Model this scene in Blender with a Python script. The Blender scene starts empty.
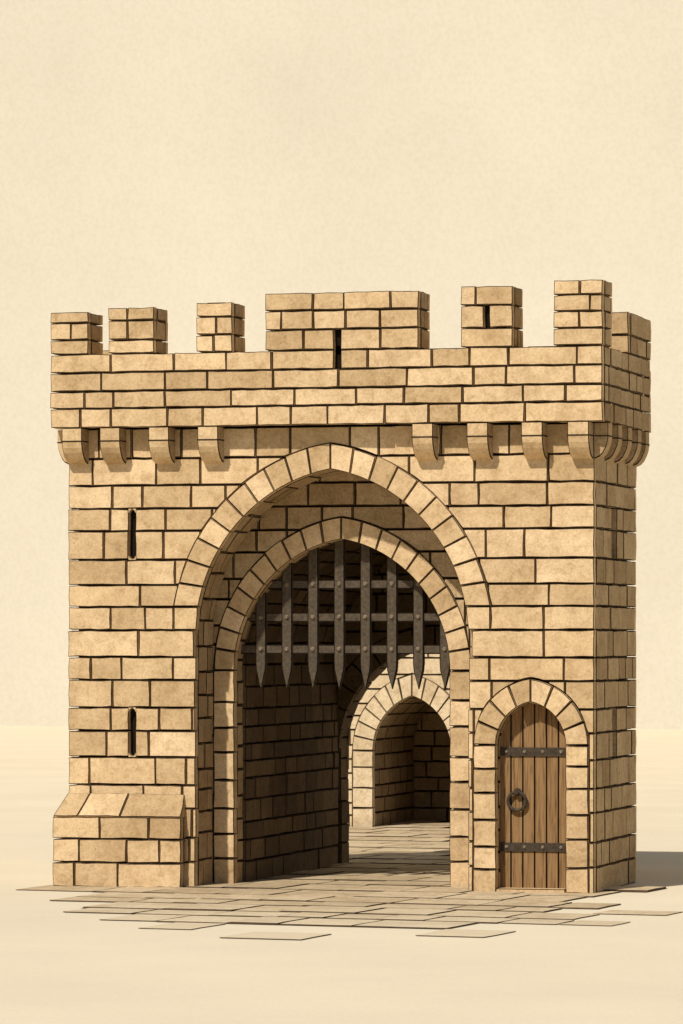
import bpy, math, random
from mathutils import Vector
random.seed(7)
T=0.10
# ------------------------------------------------------------ materials
def newmat(name):
    m=bpy.data.materials.new(name); m.use_nodes=True
    nt=m.node_tree
    b=nt.nodes['Principled BSDF']
    b.inputs['Roughness'].default_value=0.95
    b.inputs['Specular IOR Level'].default_value=0.1
    return m,nt,b
def nd(nt,t,**kw):
    n=nt.nodes.new(t)
    for k,v in kw.items():
        if k in n.inputs: n.inputs[k].default_value=v
        else: setattr(n,k,v)
    return n
def ramp(nt,stops):
    r=nt.nodes.new('ShaderNodeValToRGB')
    e=r.color_ramp.elements
    while len(e)<len(stops): e.new(0.5)
    for i,(p,c) in enumerate(stops):
        e[i].position=p; e[i].color=(*c,1)
    return r
def mixc(nt,a,b,fac=1.0,mode='MULTIPLY'):
    m=nt.nodes.new('ShaderNodeMix'); m.data_type='RGBA'; m.blend_type=mode
    if isinstance(fac,float): m.inputs[0].default_value=fac
    else: nt.links.new(fac,m.inputs[0])
    nt.links.new(a,m.inputs[6]); nt.links.new(b,m.inputs[7])
    return m.outputs[2]
mult=mixc
def stone_mat(name,cols,speck=0.45,bump=0.35,fade=None):
    m,nt,b=newmat(name); L=nt.links.new
    tc=nd(nt,'ShaderNodeTexCoord'); geo=nd(nt,'ShaderNodeNewGeometry')
    n=len(cols)
    r=ramp(nt,[(i/(n-1),c) for i,c in enumerate(cols)])
    L(geo.outputs['Random Per Island'],r.inputs[0])
    big=nd(nt,'ShaderNodeTexNoise',Scale=1.7,Detail=7.0,Roughness=0.68); L(tc.outputs['Object'],big.inputs['Vector'])
    rb=ramp(nt,[(0.32,(0.76,0.71,0.64)),(0.60,(1.05,1.04,1.02))]); L(big.outputs[0],rb.inputs[0])
    med=nd(nt,'ShaderNodeTexNoise',Scale=9.0,Detail=6.0,Roughness=0.7,Distortion=0.5); L(tc.outputs['Object'],med.inputs['Vector'])
    rm=ramp(nt,[(0.34,(0.80,0.76,0.70)),(0.50,(1.0,1.0,1.0)),(0.68,(1.06,1.06,1.06))]); L(med.outputs[0],rm.inputs[0])
    fine=nd(nt,'ShaderNodeTexNoise',Scale=34.0,Detail=5.0,Roughness=0.8); L(tc.outputs['Object'],fine.inputs['Vector'])
    rf=ramp(nt,[(0.32,(1-speck,1-speck*1.05,1-speck*1.1)),(0.55,(1,1,1))]); L(fine.outputs[0],rf.inputs[0])
    c=mult(nt,mult(nt,mult(nt,r.outputs[0],rb.outputs[0]),rf.outputs[0]),rm.outputs[0])
    if fade:
        rgb=nt.nodes.new('ShaderNodeRGB'); rgb.outputs[0].default_value=(*fade,1)
        sx=nd(nt,'ShaderNodeSeparateXYZ'); L(tc.outputs['Object'],sx.inputs[0])
        mr=nd(nt,'ShaderNodeMapRange'); mr.inputs[1].default_value=-2.0; mr.inputs[2].default_value=-9; mr.inputs[3].default_value=0.0; mr.inputs[4].default_value=0.85
        L(sx.outputs[1],mr.inputs[0])
        c=mixc(nt,c,rgb.outputs[0],mr.outputs[0],'MIX')
    L(c,b.inputs['Base Color'])
    bp=nd(nt,'ShaderNodeBump',Strength=bump,Distance=0.02)
    n2=nd(nt,'ShaderNodeTexNoise',Scale=11.0,Detail=8.0,Roughness=0.74); L(tc.outputs['Object'],n2.inputs['Vector'])
    L(n2.outputs[0],bp.inputs['Height']); L(bp.outputs[0],b.inputs['Normal'])
    return m
base=[(0.59,0.43,0.25),(0.68,0.51,0.31),(0.54,0.39,0.22),(0.72,0.545,0.34),(0.62,0.455,0.265),(0.49,0.35,0.195),(0.66,0.485,0.285),(0.69,0.515,0.315)]
def sc_(k,l): return [tuple(x*k for x in c) for c in l]
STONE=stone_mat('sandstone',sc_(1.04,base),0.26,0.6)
SIDE=stone_mat('side_shade_sandstone',sc_(0.76,base),0.42,0.6)  # same sandstone with shade painted in, for right faces, reveals and recessed order
DARK=stone_mat('passage_shade_sandstone',[(0.15,0.105,0.06),(0.205,0.145,0.083),(0.125,0.086,0.05),(0.165,0.117,0.068)],0.4)  # passage stone colour darkened to paint in the gloom of the tunnel
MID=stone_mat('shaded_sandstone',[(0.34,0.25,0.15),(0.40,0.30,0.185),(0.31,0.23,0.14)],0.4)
PALE=stone_mat('pale_sandstone',[(0.67,0.54,0.36),(0.74,0.61,0.42),(0.64,0.51,0.33)],0.25)
GCOL=(0.735,0.645,0.485)
SLAB=stone_mat('paving_stone',[(0.54,0.43,0.28),(0.65,0.53,0.36),(0.50,0.395,0.255),(0.60,0.48,0.315)],0.3,fade=(0.70,0.605,0.44))
def flat_mat(name,col,rough=0.95,scale=9,var=0.3,metal=0):
    m,nt,b=newmat(name); L=nt.links.new
    tc=nd(nt,'ShaderNodeTexCoord')
    n=nd(nt,'ShaderNodeTexNoise',Scale=float(scale),Detail=6.0,Roughness=0.6); L(tc.outputs['Object'],n.inputs['Vector'])
    r=ramp(nt,[(0.3,tuple(x*(1-var) for x in col)),(0.7,tuple(min(1,x*(1+var)) for x in col))]); L(n.outputs[0],r.inputs[0])
    L(r.outputs[0],b.inputs['Base Color'])
    b.inputs['Roughness'].default_value=rough; b.inputs['Metallic'].default_value=metal
    return m
MORTAR=flat_mat('dark_mortar',(0.036,0.022,0.012))
JOINT=flat_mat('paving_joint_earth',(0.10,0.068,0.04))
BLACK=flat_mat('slit_shade_joint_black',(0.012,0.008,0.005))  # near-black paints the shade inside slits; also plank joints and portcullis edges
IRON=flat_mat('wrought_iron',(0.06,0.046,0.032),0.6,30,0.4,0.2)
IRONG=flat_mat('portcullis_iron',(0.082,0.062,0.042),0.75,25,0.4,0.0)
RIVET=flat_mat('rivet_iron',(0.19,0.15,0.105),0.6,25,0.4,0.0)
def paper(name,col,scale):
    m,nt,b=newmat(name); L=nt.links.new
    tc=nd(nt,'ShaderNodeTexCoord')
    n=nd(nt,'ShaderNodeTexNoise',Scale=scale,Detail=9.0,Roughness=0.62); L(tc.outputs['Object'],n.inputs['Vector'])
    r=ramp(nt,[(0.25,tuple(x*0.91 for x in col)),(0.7,col)]); L(n.outputs[0],r.inputs[0])
    f=nd(nt,'ShaderNodeTexNoise',Scale=scale*60,Detail=3.0); L(tc.outputs['Object'],f.inputs['Vector'])
    rf=ramp(nt,[(0.3,(0.95,0.94,0.92)),(0.6,(1,1,1))]); L(f.outputs[0],rf.inputs[0])
    L(mult(nt,r.outputs[0],rf.outputs[0]),b.inputs['Base Color'])
    b.inputs['Specular IOR Level'].default_value=0.0
    return m
def wood():
    m,nt,b=newmat('oak_planks'); L=nt.links.new
    tc=nd(nt,'ShaderNodeTexCoord'); mp=nd(nt,'ShaderNodeMapping'); mp.inputs['Scale'].default_value=(40,40,2.2)
    L(tc.outputs['Object'],mp.inputs[0])
    n=nd(nt,'ShaderNodeTexNoise',Scale=1.0,Detail=6.0,Roughness=0.6,Distortion=0.6); L(mp.outputs[0],n.inputs['Vector'])
    r=ramp(nt,[(0.3,(0.10,0.055,0.022)),(0.5,(0.27,0.16,0.072)),(0.75,(0.35,0.215,0.103))]); L(n.outputs[0],r.inputs[0])
    geo=nd(nt,'ShaderNodeNewGeometry'); r2=ramp(nt,[(0,(0.8,0.78,0.75)),(1,(1,1,1))]); L(geo.outputs['Random Per Island'],r2.inputs[0])
    L(mult(nt,r.outputs[0],r2.outputs[0]),b.inputs['Base Color'])
    bp=nd(nt,'ShaderNodeBump',Strength=0.4,Distance=0.005); L(n.outputs[0],bp.inputs['Height']); L(bp.outputs[0],b.inputs['Normal'])
    b.inputs['Roughness'].default_value=0.8
    return m
WOOD=wood()
# ------------------------------------------------------------ mesh builder
class MB:
    def __init__(s): s.v=[];s.f=[];s.m=[]
    def face(s,idx,m): s.f.append(idx); s.m.append(m)
    def prism(s,poly,M,n0,n1,ch=0.009,mside=0,mch=1,mf=0):
        us=[p[0] for p in poly]; vs=[p[1] for p in poly]
        cu=(min(us)+max(us))/2; cv=(min(vs)+max(vs))/2
        w=max(max(us)-min(us),1e-3); h=max(max(vs)-min(vs),1e-3)
        su=max(0.3,1-2*ch/w); sv=max(0.3,1-2*ch/h)
        b=len(s.v); k=len(poly)
        for (u,v) in poly: s.v.append(M(u,v,n0))
        for (u,v) in poly: s.v.append(M(u,v,n1-ch))
        for (u,v) in poly: s.v.append(M(cu+(u-cu)*su,cv+(v-cv)*sv,n1))
        for i in range(k):
            j=(i+1)%k
            s.face([b+i,b+j,b+k+j,b+k+i],mside)
            s.face([b+k+i,b+k+j,b+2*k+j,b+2*k+i],mch)
        s.face([b+2*k+i for i in range(k)],mf)
    def box(s,x0,x1,y0,y1,z0,z1,m=1):
        s.hexa([(x0,y0,z0),(x1,y0,z0),(x1,y1,z0),(x0,y1,z0),(x0,y0,z1),(x1,y0,z1),(x1,y1,z1),(x0,y1,z1)],m)
    def hexa(s,pts,m=1):
        b=len(s.v); s.v+=pts
        for q in ((0,3,2,1),(4,5,6,7),(0,1,5,4),(1,2,6,5),(2,3,7,6),(3,0,4,7)):
            s.face([b+i for i in q],m)
    def cyl(s,p,ax,r,l,m,n=12,r2=None):
        r2=r if r2 is None else r2
        ax=Vector(ax).normalized(); t=ax.orthogonal().normalized(); w=ax.cross(t); p=Vector(p)
        b=len(s.v)
        for q,rr in ((0,r),(l,r2)):
            for i in range(n):
                a=2*math.pi*i/n
                s.v.append(tuple(p+ax*q+(t*math.cos(a)+w*math.sin(a))*rr))
        for i in range(n):
            j=(i+1)%n; s.face([b+i,b+j,b+n+j,b+n+i],m)
        s.face([b+i for i in range(n)][::-1],m); s.face([b+n+i for i in range(n)],m)
    def obj(s,name,mats,parent=None):
        me=bpy.data.meshes.new(name); me.from_pydata(s.v,[],s.f)
        for m in mats: me.materials.append(m)
        me.polygons.foreach_set('material_index',s.m); me.update()
        o=bpy.data.objects.new(name,me); bpy.context.scene.collection.objects.link(o)
        if parent: o.parent=parent
        return o
def Mf(y): return lambda u,v,n:(u,y+T-n,v)
def Mb(y): return lambda u,v,n:(u,y-T+n,v)
def Mr(x): return lambda u,v,n:(x-T+n,u,v)
def Ml(x): return lambda u,v,n:(x+T-n,u,v)
def Mt(z): return lambda u,v,n:(u,v,z-T+n)
G=0.007
class Arch:
    def __init__(s,c,a,zs,apex):
        s.c,s.a,s.zs=c,a,zs; r=apex-zs
        s.R=(r*r+a*a)/(2*a); s.e=s.R-a; s.phi=math.acos(s.e/s.R); s.L=s.R*s.phi
    def top(s,u,w=0):
        d=abs(u-s.c)
        if d>=s.a+w: return -9
        R=s.R+w
        return s.zs+math.sqrt(max(0,R*R-(d+s.e)**2))
    def reveal(s,t=T):
        tot=2*(s.zs+s.L)
        def M(u,v,n):
            flip=False
            if v>tot/2: v=tot-v; flip=True
            q=t-n
            if v<=s.zs: x=-(s.a+q); z=v
            else:
                f=min((v-s.zs)/s.R,s.phi)
                x=s.e-(s.R+q)*math.cos(f); z=s.zs+(s.R+q)*math.sin(f)
                x=min(x,0)
            return (s.c+(-x if flip else x),u,z)
        return M,tot
def resample(poly,step=0.12,j=0.0055):
    out=[]
    for i in range(len(poly)):
        a=poly[i]; b=poly[(i+1)%len(poly)]
        d=math.hypot(b[0]-a[0],b[1]-a[1]); k=max(1,int(d/step))
        for q in range(k):
            t=q/k
            out.append((a[0]+(b[0]-a[0])*t+random.uniform(-j,j),a[1]+(b[1]-a[1])*t+random.uniform(-j,j)))
    return out
def rows_for(v0,v1,course):
    n=max(1,round((v1-v0)/course)); w=[random.uniform(0.82,1.18) for _ in range(n)]
    s=sum(w); out=[v0]
    for x in w: out.append(out[-1]+x/s*(v1-v0))
    out[-1]=v1
    return out
def wall(mb,M,u0,u1,v0,v1,course=0.28,lmin=0.34,lmax=0.82,top=None,holes=(),rows=None,n0=0.0,t=T,mf=0):
    rows=rows or rows_for(v0,v1,course)
    for (a,b) in zip(rows[:-1],rows[1:]):
        cuts=[u0]
        p=u0+random.uniform(lmin*0.6,lmax)
        while p<u1-lmin*0.55:
            cuts.append(p); p+=random.uniform(lmin,lmax)
        cuts.append(u1)
        for (x,y) in zip(cuts[:-1],cuts[1:]):
            rects=[(x,y,a,b)]
            for (h0,h1,k0,k1) in holes:
                new=[]
                for (p0,p1,q0,q1) in rects:
                    if p1<=h0 or p0>=h1 or q1<=k0+.01 or q0>=k1-.01: new.append((p0,p1,q0,q1)); continue
                    if q0<k0-.01: new.append((p0,p1,q0,k0))
                    if q1>k1+.01: new.append((p0,p1,k1,q1))
                    m0=max(q0,k0); m1=min(q1,k1)
                    if p0<h0: new.append((p0,h0+G,m0,m1))
                    if p1>h1: new.append((h1-G,p1,m0,m1))
                rects=new
            for (p0,p1,q0,q1) in rects:
                p0+=G;p1-=G;q0+=G;q1-=G
                if p1-p0<0.015 or q1-q0<0.015: continue
                n1=t+random.uniform(-0.009,0.007)
                if top is None:
                    mb.prism(resample([(p0,q0),(p1,q0),(p1,q1),(p0,q1)]),M,n0,n1,mf=mf,mside=mf); continue
                vm=(a+b)/2
                N=40; us=[p0+(p1-p0)*i/N for i in range(N+1)]
                tp=[top(u,vm) for u in us]
                if max(tp)<=q0-G*0.5:
                    mb.prism(resample([(p0,q0),(p1,q0),(p1,q1),(p0,q1)]),M,n0,n1,mf=mf,mside=mf); continue
                run=[]
                def flush(run):
                    if len(run)>1 and run[-1][0]-run[0][0]>0.02:
                        pts=[run[0]]
                        for i in range(1,len(run)-1):
                            if abs((run[i][1]-run[i-1][1])-(run[i+1][1]-run[i][1]))>1e-5: pts.append(run[i])
                        pts.append(run[-1])
                        mb.prism(pts+[(run[-1][0],q1),(run[0][0],q1)],M,n0,n1,mf=mf,mside=mf)
                for u,tt in zip(us,tp):
                    lo=max(q0,tt+G)
                    if lo<q1-0.006: run.append((u,lo))
                    else: flush(run); run=[]
                flush(run)
def ring(mb,A,w,M,n,zstart=None,jamb=None,n0=-0.0,n1=T+0.02):
    fs=0; fso=0
    if zstart: fs=math.asin((zstart-A.zs)/A.R); fso=math.asin((zstart-A.zs)/(A.R+w))
    phio=math.acos(A.e/(A.R+w))
    for sgn in (-1,1):
        for k in range(n):
            gt=0.007/(A.R*(A.phi-fs))
            t0=k/n+gt+random.uniform(-.2,.2)*gt; t1=(k+1)/n-gt*(1 if k<n-1 else 0.6)
            ri=A.R+0.001; ro=A.R+w-0.006+random.uniform(-0.012,0.010)
            pts=[]
            for q in range(4):
                f=fs+(A.phi-fs)*(t0+(t1-t0)*q/3)
                pts.append((A.e-ri*math.cos(f),A.zs+ri*math.sin(f)))
            for q in range(3,-1,-1):
                f=fso+(phio-fso)*(t0+(t1-t0)*q/3)
                pts.append((A.e-ro*math.cos(f),A.zs+ro*math.sin(f)))
            pts=[(A.c+(-sgn)*min(p[0],-0.004),p[1]) for p in pts]
            mb.prism(pts,M,n0,n1+random.uniform(-0.004,0.004),ch=0.009)
        if jamb is not None:
            rr=rows_for(jamb,A.zs,0.30)
            for a,b in zip(rr[:-1],rr[1:]):
                x0=A.c+sgn*(A.a+0.001); x1=A.c+sgn*(A.a+w-0.006)
                lo,hi=min(x0,x1),max(x0,x1)
                mb.prism(resample([(lo,a+G),(hi,a+G),(hi,b-G),(lo,b-G)]),M,n0,n1+random.uniform(-0.004,0.004))
def arch_core(mb,x0,x1,y0,y1,ztop,tops):
    us=set([x0,x1])
    for A,w in tops:
        for i in range(33):
            us.add(A.c-(A.a+w)*math.cos(math.pi*i/32))
        us.add(A.c-(A.a+w)-1e-4); us.add(A.c+(A.a+w)+1e-4)
    us=sorted(u for u in us if x0<=u<=x1)
    def tp(u): return max([0]+[A.top(u,w) for A,w in tops])
    for a,b in zip(us[:-1],us[1:]):
        m=(a+b)/2; solid=tp(m)<=0
        za=0 if solid else tp(a) or tp(a+1e-5); zb=0 if solid else tp(b) or tp(b-1e-5)
        if not solid:
            if za<=0: za=zb
            if zb<=0: zb=za
        mb.hexa([(a,y0,za),(b,y0,zb),(b,y1,zb),(a,y1,za),(a,y0,ztop),(b,y0,ztop),(b,y1,ztop),(a,y1,ztop)],1)
def stone_box(mb,x0,x1,y0,y1,z0,z1,faces='FRLBT',course=0.25,holes=(),lmin=0.32,lmax=0.7,rows=None):
    mb.box(x0+T,x1-T,y0+T,y1-T,z0+0.01,z1-(T if 'T' in faces else 0.001),1)
    rows=rows or rows_for(z0,z1,course)
    if 'F' in faces: wall(mb,Mf(y0),x0,x1,z0,z1,rows=rows,holes=holes,lmin=lmin,lmax=lmax)
    if 'B' in faces: wall(mb,Mb(y1),x0,x1,z0,z1,rows=rows,lmin=lmin,lmax=lmax)
    if 'R' in faces: wall(mb,Mr(x1),y0+T,y1-T,z0,z1,rows=rows,lmin=lmin,lmax=lmax,mf=3)
    if 'L' in faces: wall(mb,Ml(x0),y0+T,y1-T,z0,z1,rows=rows,lmin=lmin,lmax=lmax)
    if 'T' in faces: wall(mb,Mt(z1),x0+T,x1-T,y0+T,y1-T,course=0.4)
def slit(mb,M,u,v0,v1,w=0.09):
    mb.prism([(u-w,v0-.05),(u+w,v0-.05),(u+w,v1+.05),(u-w,v1+.05)],M,0,0.006,ch=0.001,mside=2,mch=2,mf=2)
    return (u-w/2,u+w/2,v0,v1)
def slit_frame(mb,M,u,v0,v1,w=0.09):
    for s,v in ((1,v1),(-1,v0)):
        for sg in (-1,1):
            pts=[(u+sg*w/2,v),(u+sg*w/2,v-s*0.05),(u+sg*w*0.36,v-s*0.022),(u+sg*0.004,v)]
            mb.prism(pts,M,0,T-0.004,ch=0.002,mch=0)
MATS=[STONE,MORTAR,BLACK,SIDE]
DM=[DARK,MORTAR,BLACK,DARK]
gate=bpy.data.objects.new('castle_gatehouse',None); bpy.context.scene.collection.objects.link(gate)
# ------------------------------------------------------------ arches
XL,XR,YB=-3.35,3.00,2.50
A1=Arch(-0.128,1.64,2.95,4.90)
A2=Arch(-0.186,1.315,2.55,4.10)
AP=Arch(-0.185,1.285,2.55,4.22)
AC=Arch(-0.185,1.275,1.50,2.82)
AD=Arch(2.254,0.41,1.70,2.20)
# ------------------------------------------------------------ main walls
mb=MB()
rows=rows_for(0,3.3,0.295)+rows_for(3.3,5.40,0.29)[1:]
def snap(z): return min(rows,key=lambda r:abs(r-z))
def ftop(u,v):
    return max(A1.top(u,0.30) if v>3.3 else A1.top(u,0), AD.top(u,0.27) )
F=Mf(0.0)
z1a,z1b,z2a,z2b=snap(3.95),snap(4.56),snap(1.52),snap(2.14)
hs=[slit(mb,F,-2.557,z1a,z1b),slit(mb,F,-2.557,z2a,z2b)]
wall(mb,F,XL,XR,0,5.40,rows=rows,top=ftop,holes=hs,lmax=0.9)
slit_frame(mb,F,-2.557,z1a,z1b); slit_frame(mb,F,-2.557,z2a,z2b)
ring(mb,A1,0.30,F,10,zstart=3.3)
ring(mb,AD,0.27,F,4,jamb=0.0)
arch_core(mb,XL+T,XR-T,T,0.70,5.40,[(A1,T),(AD,T)])
M,tot=A1.reveal(); wall(mb,M,T,0.70,0,tot,course=0.28,lmin=0.3,lmax=0.5,mf=3)
M,tot=AD.reveal(); wall(mb,M,T,0.36,0,tot,course=0.26,lmin=0.3,lmax=0.5,mf=3)
R=Mr(XR)
hr=[slit(mb,R,1.15,z1a,z1b,0.26),slit(mb,R,1.15,z2a,z2b,0.26)]
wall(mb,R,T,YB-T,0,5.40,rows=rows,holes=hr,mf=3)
wall(mb,Ml(XL),T,YB-T,0,5.40,rows=rows)
wall(mb,Mb(YB),XL,XR,0,5.40,rows=rows,holes=[(-2.0,1.7,-1,4.7)])
mb.box(XL+T,-1.87,0.69,YB-T,0,5.39); mb.box(1.61,XR-T,0.69,YB-T,0,5.39); mb.box(-1.88,1.62,1.03,YB-T,4.62,5.39)
mb.obj('walls',MATS,gate)
# recessed order
mb=MB()
B=Mf(0.70)
wall(mb,B,-1.9,1.65,0,5.0,top=lambda u,v:A2.top(u,0.26),course=0.27,mf=3)
ring(mb,A2,0.26,B,10,jamb=0.0,n1=T+0.03)
arch_core(mb,-1.9,1.65,0.80,1.05,5.0,[(A2,T)])
M,tot=A2.reveal(); wall(mb,M,0.80,1.05,0,tot,course=0.27,mf=3)
mb.obj('recessed_arch',MATS,gate)
# passage
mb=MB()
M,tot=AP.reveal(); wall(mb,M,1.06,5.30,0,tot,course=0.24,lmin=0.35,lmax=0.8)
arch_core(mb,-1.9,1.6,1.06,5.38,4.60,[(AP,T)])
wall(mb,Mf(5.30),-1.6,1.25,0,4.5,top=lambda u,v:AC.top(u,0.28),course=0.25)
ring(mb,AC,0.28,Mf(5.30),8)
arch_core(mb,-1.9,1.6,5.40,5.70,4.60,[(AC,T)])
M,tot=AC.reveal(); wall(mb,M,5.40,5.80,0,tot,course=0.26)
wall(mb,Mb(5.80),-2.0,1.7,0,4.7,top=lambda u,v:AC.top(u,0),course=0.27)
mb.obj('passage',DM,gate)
mb=MB()
wall(mb,Mr(1.7),2.5,5.7,0,4.7); wall(mb,Ml(-2.0),2.5,5.7,0,4.7); wall(mb,Mt(4.7),-1.9,1.6,2.5,5.7,course=0.4)
mb.obj('passage_outer_walls',MATS,gate)
# plinth of left pier
mb=MB()
px0,px1=-3.49,-1.90
stone_box(mb,px0,px1,-0.17,2.45,0,0.83,'FRL',course=0.275)
Ls=math.hypot(0.17,0.28); ca,sa=0.28/Ls,0.17/Ls
def Ms(u,v,n):
    k=v/Ls; w=n-T
    return (u+0.14*k*(px1-u)/(px1-px0), -0.17+0.17*k-ca*w, 0.83+0.28*k+sa*w)
wall(mb,Ms,px0,px1,0,Ls,course=0.33,lmin=0.45,lmax=0.8)
def Msl(u,v,n):
    k=v/Ls; w=n-T
    return (px0+0.14*k-ca*w*0.9, u+0.17*k*(2.45-u)/2.62, 0.83+0.28*k+sa*w)
wall(mb,Msl,-0.17,2.45,0,Ls,course=0.33,lmin=0.45,lmax=0.8)
b=[(px0+.09,-.09,.80),(px1-.01,-.09,.80),(px1-.01,.05,.80),(px0+.09,.05,.80),(px0+.2,.04,1.06),(px1-.01,.04,1.06),(px1-.01,.05,1.06),(px0+.2,.05,1.06)]
mb.hexa(b,0)
mb.obj('plinth',MATS,gate)
# parapet
mb=MB()
PX0,PX1,PY0,PY1,PZ,EZ,TH=-3.49,3.15,-0.25,2.65,5.40,6.27,0.55
s1=slit(mb,Mf(PY0),0.015,6.05,6.27); s2=slit(mb,Mf(PY0),0.015,6.27,6.51); s3=slit(mb,Mf(PY0),1.79,6.49,6.75,0.075)
prow=[PZ,5.63,5.83,6.05,EZ]
stone_box(mb,PX0,PX1,PY0,PY0+TH,PZ,EZ,'FBT',holes=[s1],lmin=0.35,lmax=0.85,rows=prow)
stone_box(mb,PX0,PX1,PY1-TH,PY1,PZ,EZ-.12,'FBT',course=0.22)
for xa,xb in ((PX0,PX0+TH),(PX1-TH,PX1)):
    mb.box(xa+T,xb-T,PY0+T,PY1-T,PZ+.01,EZ-T)
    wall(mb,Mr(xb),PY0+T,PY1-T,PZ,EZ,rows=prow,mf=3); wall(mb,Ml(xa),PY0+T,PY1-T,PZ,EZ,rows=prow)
    wall(mb,Mt(EZ),xa+T,xb-T,PY0+TH,PY1-TH,course=.4)
mb.box(PX0+.12,PX1-.12,PY0+.12,PY1-.12,PZ+.012,PZ+.2,0)
mer=[(-3.49,-3.01,[EZ,6.44,6.64,6.77]),(-2.774,-2.20,[EZ,6.43,6.66,6.81]),(-1.696,-1.25,[EZ,6.47,6.68,6.85]),(-0.856,0.99,[EZ,6.51,6.73,6.94]),(1.482,2.10,[EZ,6.49,6.75,6.97]),(2.57,3.15,[EZ,6.47,6.66,6.85,7.02])]
for a,b,rw in mer:
    stone_box(mb,a,b,PY0,PY0+TH,EZ,rw[-1],'FRLBT',holes=[s2,s3],lmin=0.28,lmax=0.6,rows=rw)
stone_box(mb,PX1-TH,PX1,1.25,PY1,EZ,6.76,'FRLBT',course=0.2)
stone_box(mb,PX0,PX0+TH,1.6,PY1,EZ,6.45,'FRLBT',course=0.2)
mb.obj('battlements',MATS,gate)
# corbels
mb=MB()
prof=[(0.02,5.395),(-0.25,5.395),(-0.25,5.23),(-0.235,5.17),(-0.20,5.11),(-0.15,5.05),(-0.09,5.01),(0.02,4.98)]
def corbel(M,u,w=0.25,mm=0):
    b=len(mb.v); k=len(prof); c=0.010
    for (uu,s) in ((u-w/2,0.96),(u-w/2+c,1),(u+w/2-c,1),(u+w/2,0.96)):
        for (d,z) in prof: mb.v.append(M(uu,d*s,5.395-(5.395-z)*s))
    for r in range(3):
        for i in range(k):
            j=(i+1)%k
            mb.face([b+r*k+i,b+r*k+j,b+(r+1)*k+j,b+(r+1)*k+i],mm if r==1 else 1)
    mb.face([b+i for i in range(k)],mm); mb.face([b+3*k+i for i in range(k)],3)
    p=[(-0.256,5.255),(-0.256,5.240),(0.0,5.240),(0.0,5.255)]
    b=len(mb.v); ww=w+0.006
    for q in (u-ww/2,u+ww/2):
        for (d,z) in p: mb.v.append(M(q,d,z))
    for f in ((0,1,2,3),(7,6,5,4),(0,4,5,1),(1,5,6,2),(2,6,7,3),(3,7,4,0)): mb.face([b+i for i in f],1)
for x in (-3.22,-2.75,-2.15,-1.55,1.03,1.68,2.32,2.86): corbel(lambda u,d,z:(u,d,z),x)
for y in (0.14,0.72,1.30,1.88,2.36): corbel(lambda u,d,z:(XR-d*0.62,u,z),y,mm=3)
for y in (0.14,0.72,1.30,1.88,2.36): corbel(lambda u,d,z:(XL+d*0.55,u,z),y)
mb.obj('corbels',MATS,gate)
# ------------------------------------------------------------ door
mb=MB()
dy=0.20
n=6; x0=AD.c-AD.a-0.01; W=2*AD.a+0.02
for i in range(n):
    a=x0+W*i/n+0.004; b=x0+W*(i+1)/n-0.004
    us=[a+(b-a)*q/6 for q in range(7)]
    pts=[(a,0.04),(b,0.04)]+[(u,max(AD.zs-0.0,AD.top(min(max(u,AD.c-AD.a+.001),AD.c+AD.a-.001))+0.02)) for u in reversed(us)]
    mb.prism(pts,lambda u,v,n_:(u,dy+0.05-n_,v),0,0.05+random.uniform(-.003,.003),ch=0.006,mch=1)
mb.box(x0-.05,x0+W+.05,dy+0.045,dy+0.08,0,2.3,1)
for z in (0.52,1.62):
    mb.box(AD.c-AD.a+0.01,AD.c+AD.a-0.02,dy-0.018,dy+0.003,z-0.05,z+0.05,2)
    for k in range(4):
        mb.cyl((AD.c-AD.a+0.08+k*0.215,dy-0.016,z),(0,-1,0),0.024,0.02,3,10,0.012)
mb.obj('wooden_door',[WOOD,BLACK,IRON,RIVET],gate)
mb=MB()
hc=Vector((2.055,dy-0.045,1.05)); R1,r1=0.105,0.02
for i in range(32):
    for j in range(10):
        a=2*math.pi*i/32; c=2*math.pi*j/10
        mb.v.append((hc.x+(R1+r1*math.cos(c))*math.cos(a),hc.y+r1*math.sin(c),hc.z+(R1+r1*math.cos(c))*math.sin(a)))
for i in range(32):
    for j in range(10):
        mb.face([i*10+j,((i+1)%32)*10+j,((i+1)%32)*10+(j+1)%10,i*10+(j+1)%10],0)
mb.cyl((hc.x,dy,hc.z+R1),(0,-1,0),0.045,0.03,0,14); mb.cyl((hc.x,dy-0.03,hc.z+R1),(0,-1,0),0.026,0.05,0,12)
mb.obj('ring_handle',[IRON],gate)
mb=MB(); mb.prism(resample([(1.86,-0.02),(2.65,-0.02),(2.65,0.34),(1.86,0.34)]),lambda u,v,n:(u,v,n),0,0.05); mb.obj('door_threshold',MATS,gate)
# ------------------------------------------------------------ portcullis
mb=MB()
py=0.93
xs=[-1.235+0.322*i for i in range(8)]
for x in xs:
    w=0.066; t=AP.top(max(min(x,1.05),-1.4))+0.05
    pts=[(x-w,t),(x-w,2.64),(x-w*0.9,2.55),(x,2.33),(x+w*0.9,2.55),(x+w,2.64),(x+w,t)]
    mb.prism(pts,lambda u,v,n:(u,py-n,v),-0.02,0.045,ch=0.013,mch=2)
for z,ww in ((3.57,.042),(3.18,.042),(2.80,.042)):
    mb.box(-1.5,1.14,py-0.02,py+0.015,z-ww,z+ww,0)
    mb.box(-1.5,1.14,py-0.017,py+0.012,z-ww-.014,z-ww,2)
    mb.box(-1.5,1.14,py-0.017,py+0.012,z+ww,z+ww+.010,2)
    for x in xs: mb.cyl((x,py-0.044,z),(0,-1,0),0.032,0.026,1,10,0.016)
mb.obj('portcullis',[IRONG,RIVET,BLACK],gate)
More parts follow.
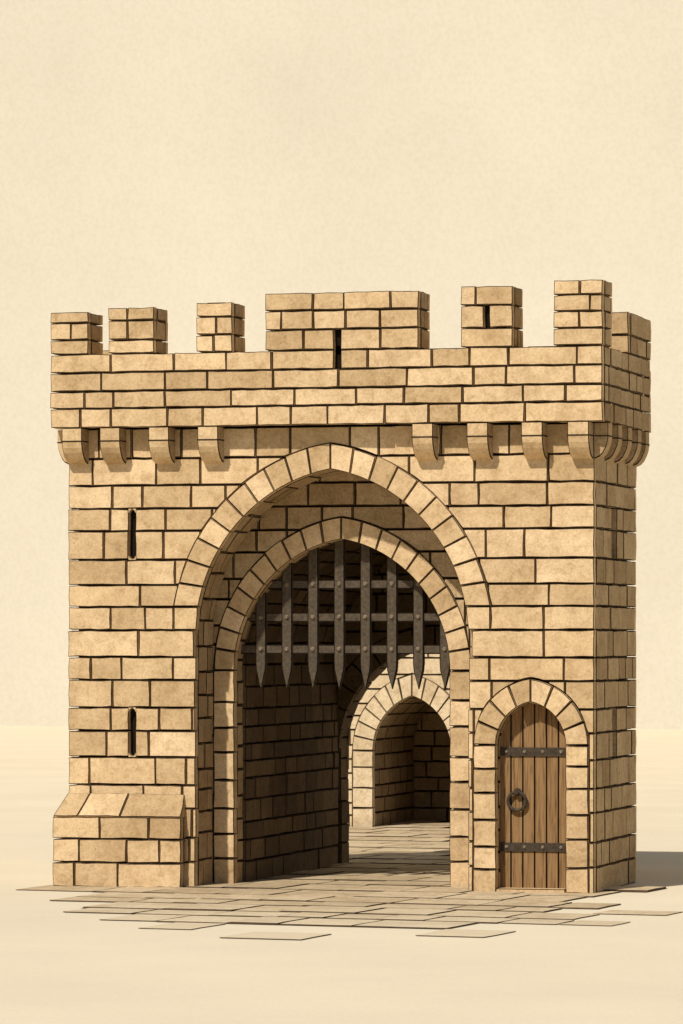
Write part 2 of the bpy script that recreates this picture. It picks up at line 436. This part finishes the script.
# ------------------------------------------------------------ inner gate wall
AI=Arch(-3.19,0.62,1.20,2.05)
ig=bpy.data.objects.new('inner_gate_wall',None); bpy.context.scene.collection.objects.link(ig)
mb=MB()
iy=16.0; ix0,ix1=-6.4,-1.75
wall(mb,Mf(iy),ix0,ix1,0,4.2,course=0.22,lmin=0.25,lmax=0.55,top=lambda u,v:AI.top(u,0.33))
ring(mb,AI,0.33,Mf(iy),7,jamb=0.0)
arch_core(mb,ix0+T,ix1-T,iy+T,iy+0.9,4.1,[(AI,T)])
wall(mb,Mr(ix1),iy+T,iy+0.9,0,4.2); wall(mb,Ml(ix0),iy+T,iy+0.9,0,4.2)
wall(mb,Mt(4.2),ix0+T,ix1-T,iy+T,iy+0.9,course=.4); wall(mb,Mb(iy+1.0),ix0,ix1,0,4.2,holes=[(-4.7,-1.7,-1,3)])
mb.obj('wall_face',[PALE,JOINT,BLACK],ig)
mb=MB()
M,tot=AI.reveal(); wall(mb,M,iy+T,iy+2.6,0,tot,course=0.22)
wall(mb,Mf(iy+2.6),-4.2,-2.2,0,3,course=0.24)
mb.box(-4.6,-1.8,iy+2.7,iy+2.9,0,3); mb.box(-4.6,-3.92,iy+.9,iy+2.8,0,3); mb.box(-2.46,-1.8,iy+.9,iy+2.8,0,3); mb.box(-4.6,-1.8,iy+.9,iy+2.8,2.3,3)
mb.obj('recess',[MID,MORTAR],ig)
# ------------------------------------------------------------ paving
mb=MB()
random.seed(29)
ang=math.radians(-6); cr,sr=math.cos(ang),math.sin(ang)
def Mp(u,v,n): return (u*cr-v*sr,u*sr+v*cr,0.004+n)
v=-10.0
while v<19:
    dv=random.uniform(0.75,1.15)
    u=-8+random.uniform(-1,0)
    while u<9:
        du=random.uniform(0.5,1.05)
        cx,cy,_=Mp(u+du/2,v+dv/2,0)
        keep=False; k=1
        if cy>0.2:
            keep = -1.8<cx<1.5 if cy<6 else (-3.2-0.27*cy<cx<1.8-0.27*cy)
            if cy<1.6 and (2.9<cx<3.3 or -3.8<cx<-3.2): keep=random.random()<0.7
        else:
            q=((cx-0.02+0.27*cy)/3.55)**2+(cy/8.2)**2
            keep = q<0.60 or random.random()<max(0,(1.08-q)/0.48)*0.8
            k=max(0.15,min(1,1.2-q))
        if keep:
            g=0.014; gv=0.055
            b0=len(mb.v)
            if k>0.55:
                mb.v+= [Mp(u,v,0.0015),Mp(u+du,v,0.0015),Mp(u+du,v+dv,0.0015),Mp(u,v+dv,0.0015)]
                mb.face([b0,b0+1,b0+2,b0+3],1)
            mb.prism(resample([(u+g,v+gv),(u+du-g,v+gv),(u+du-g,v+dv-gv),(u+g,v+dv-gv)],0.3,0.014),Mp,0,0.003+(0.012+random.uniform(-.004,.009))*k,ch=0.003,mside=1,mch=1)
        u+=du
    v+=dv
mb.obj('pavement',[SLAB,JOINT])
# ------------------------------------------------------------ ground & background
mb=MB(); mb.v=[(-400,-120,0),(400,-120,0),(400,90,0),(-400,90,0)]; mb.face([0,1,2,3],0)
mb.obj('ground',[paper('pale_sand',GCOL,0.35)])
mb=MB(); mb.v=[(-400,89.9,-1),(400,89.9,-1),(400,89.9,140),(-400,89.9,140)]; mb.face([0,1,2,3],0)
mb.obj('background',[paper('parchment',(0.66,0.61,0.505),0.12)])
# ------------------------------------------------------------ light
sc=bpy.context.scene
az,el=math.radians(17),math.radians(47)
w=bpy.data.worlds.new('World'); sc.world=w; w.use_nodes=True
nt=w.node_tree; bg=nt.nodes['Background']; sky=nt.nodes.new('ShaderNodeTexSky'); sky.sky_type='NISHITA'
sky.sun_disc=False; sky.sun_elevation=el; sky.sun_rotation=math.pi+az
nt.links.new(sky.outputs[0],bg.inputs[0]); bg.inputs[1].default_value=0.06
l=bpy.data.lights.new('sun','SUN'); l.energy=4.25; l.angle=math.radians(1.5); l.color=(1,0.94,0.84)
lo=bpy.data.objects.new('sun',l); sc.collection.objects.link(lo)
d=Vector((math.sin(az)*math.cos(el),math.cos(az)*math.cos(el),-math.sin(el)))
lo.rotation_euler=d.to_track_quat('-Z','Y').to_euler(); lo.location=(-10,-20,20)
# ------------------------------------------------------------ camera
th=math.radians(15.1)
cam=bpy.data.cameras.new('camera'); co=bpy.data.objects.new('camera',cam); sc.collection.objects.link(co)
co.location=(50*math.sin(th),-50*math.cos(th),2.91); co.rotation_euler=(math.pi/2,0,th)
cam.sensor_fit='VERTICAL'; cam.sensor_height=36; cam.sensor_width=24; cam.lens=4300/1024*36
cam.shift_y=0.125; cam.clip_end=1000
sc.camera=co
sc.view_settings.view_transform='Standard'; sc.view_settings.look='None'; sc.view_settings.exposure=0
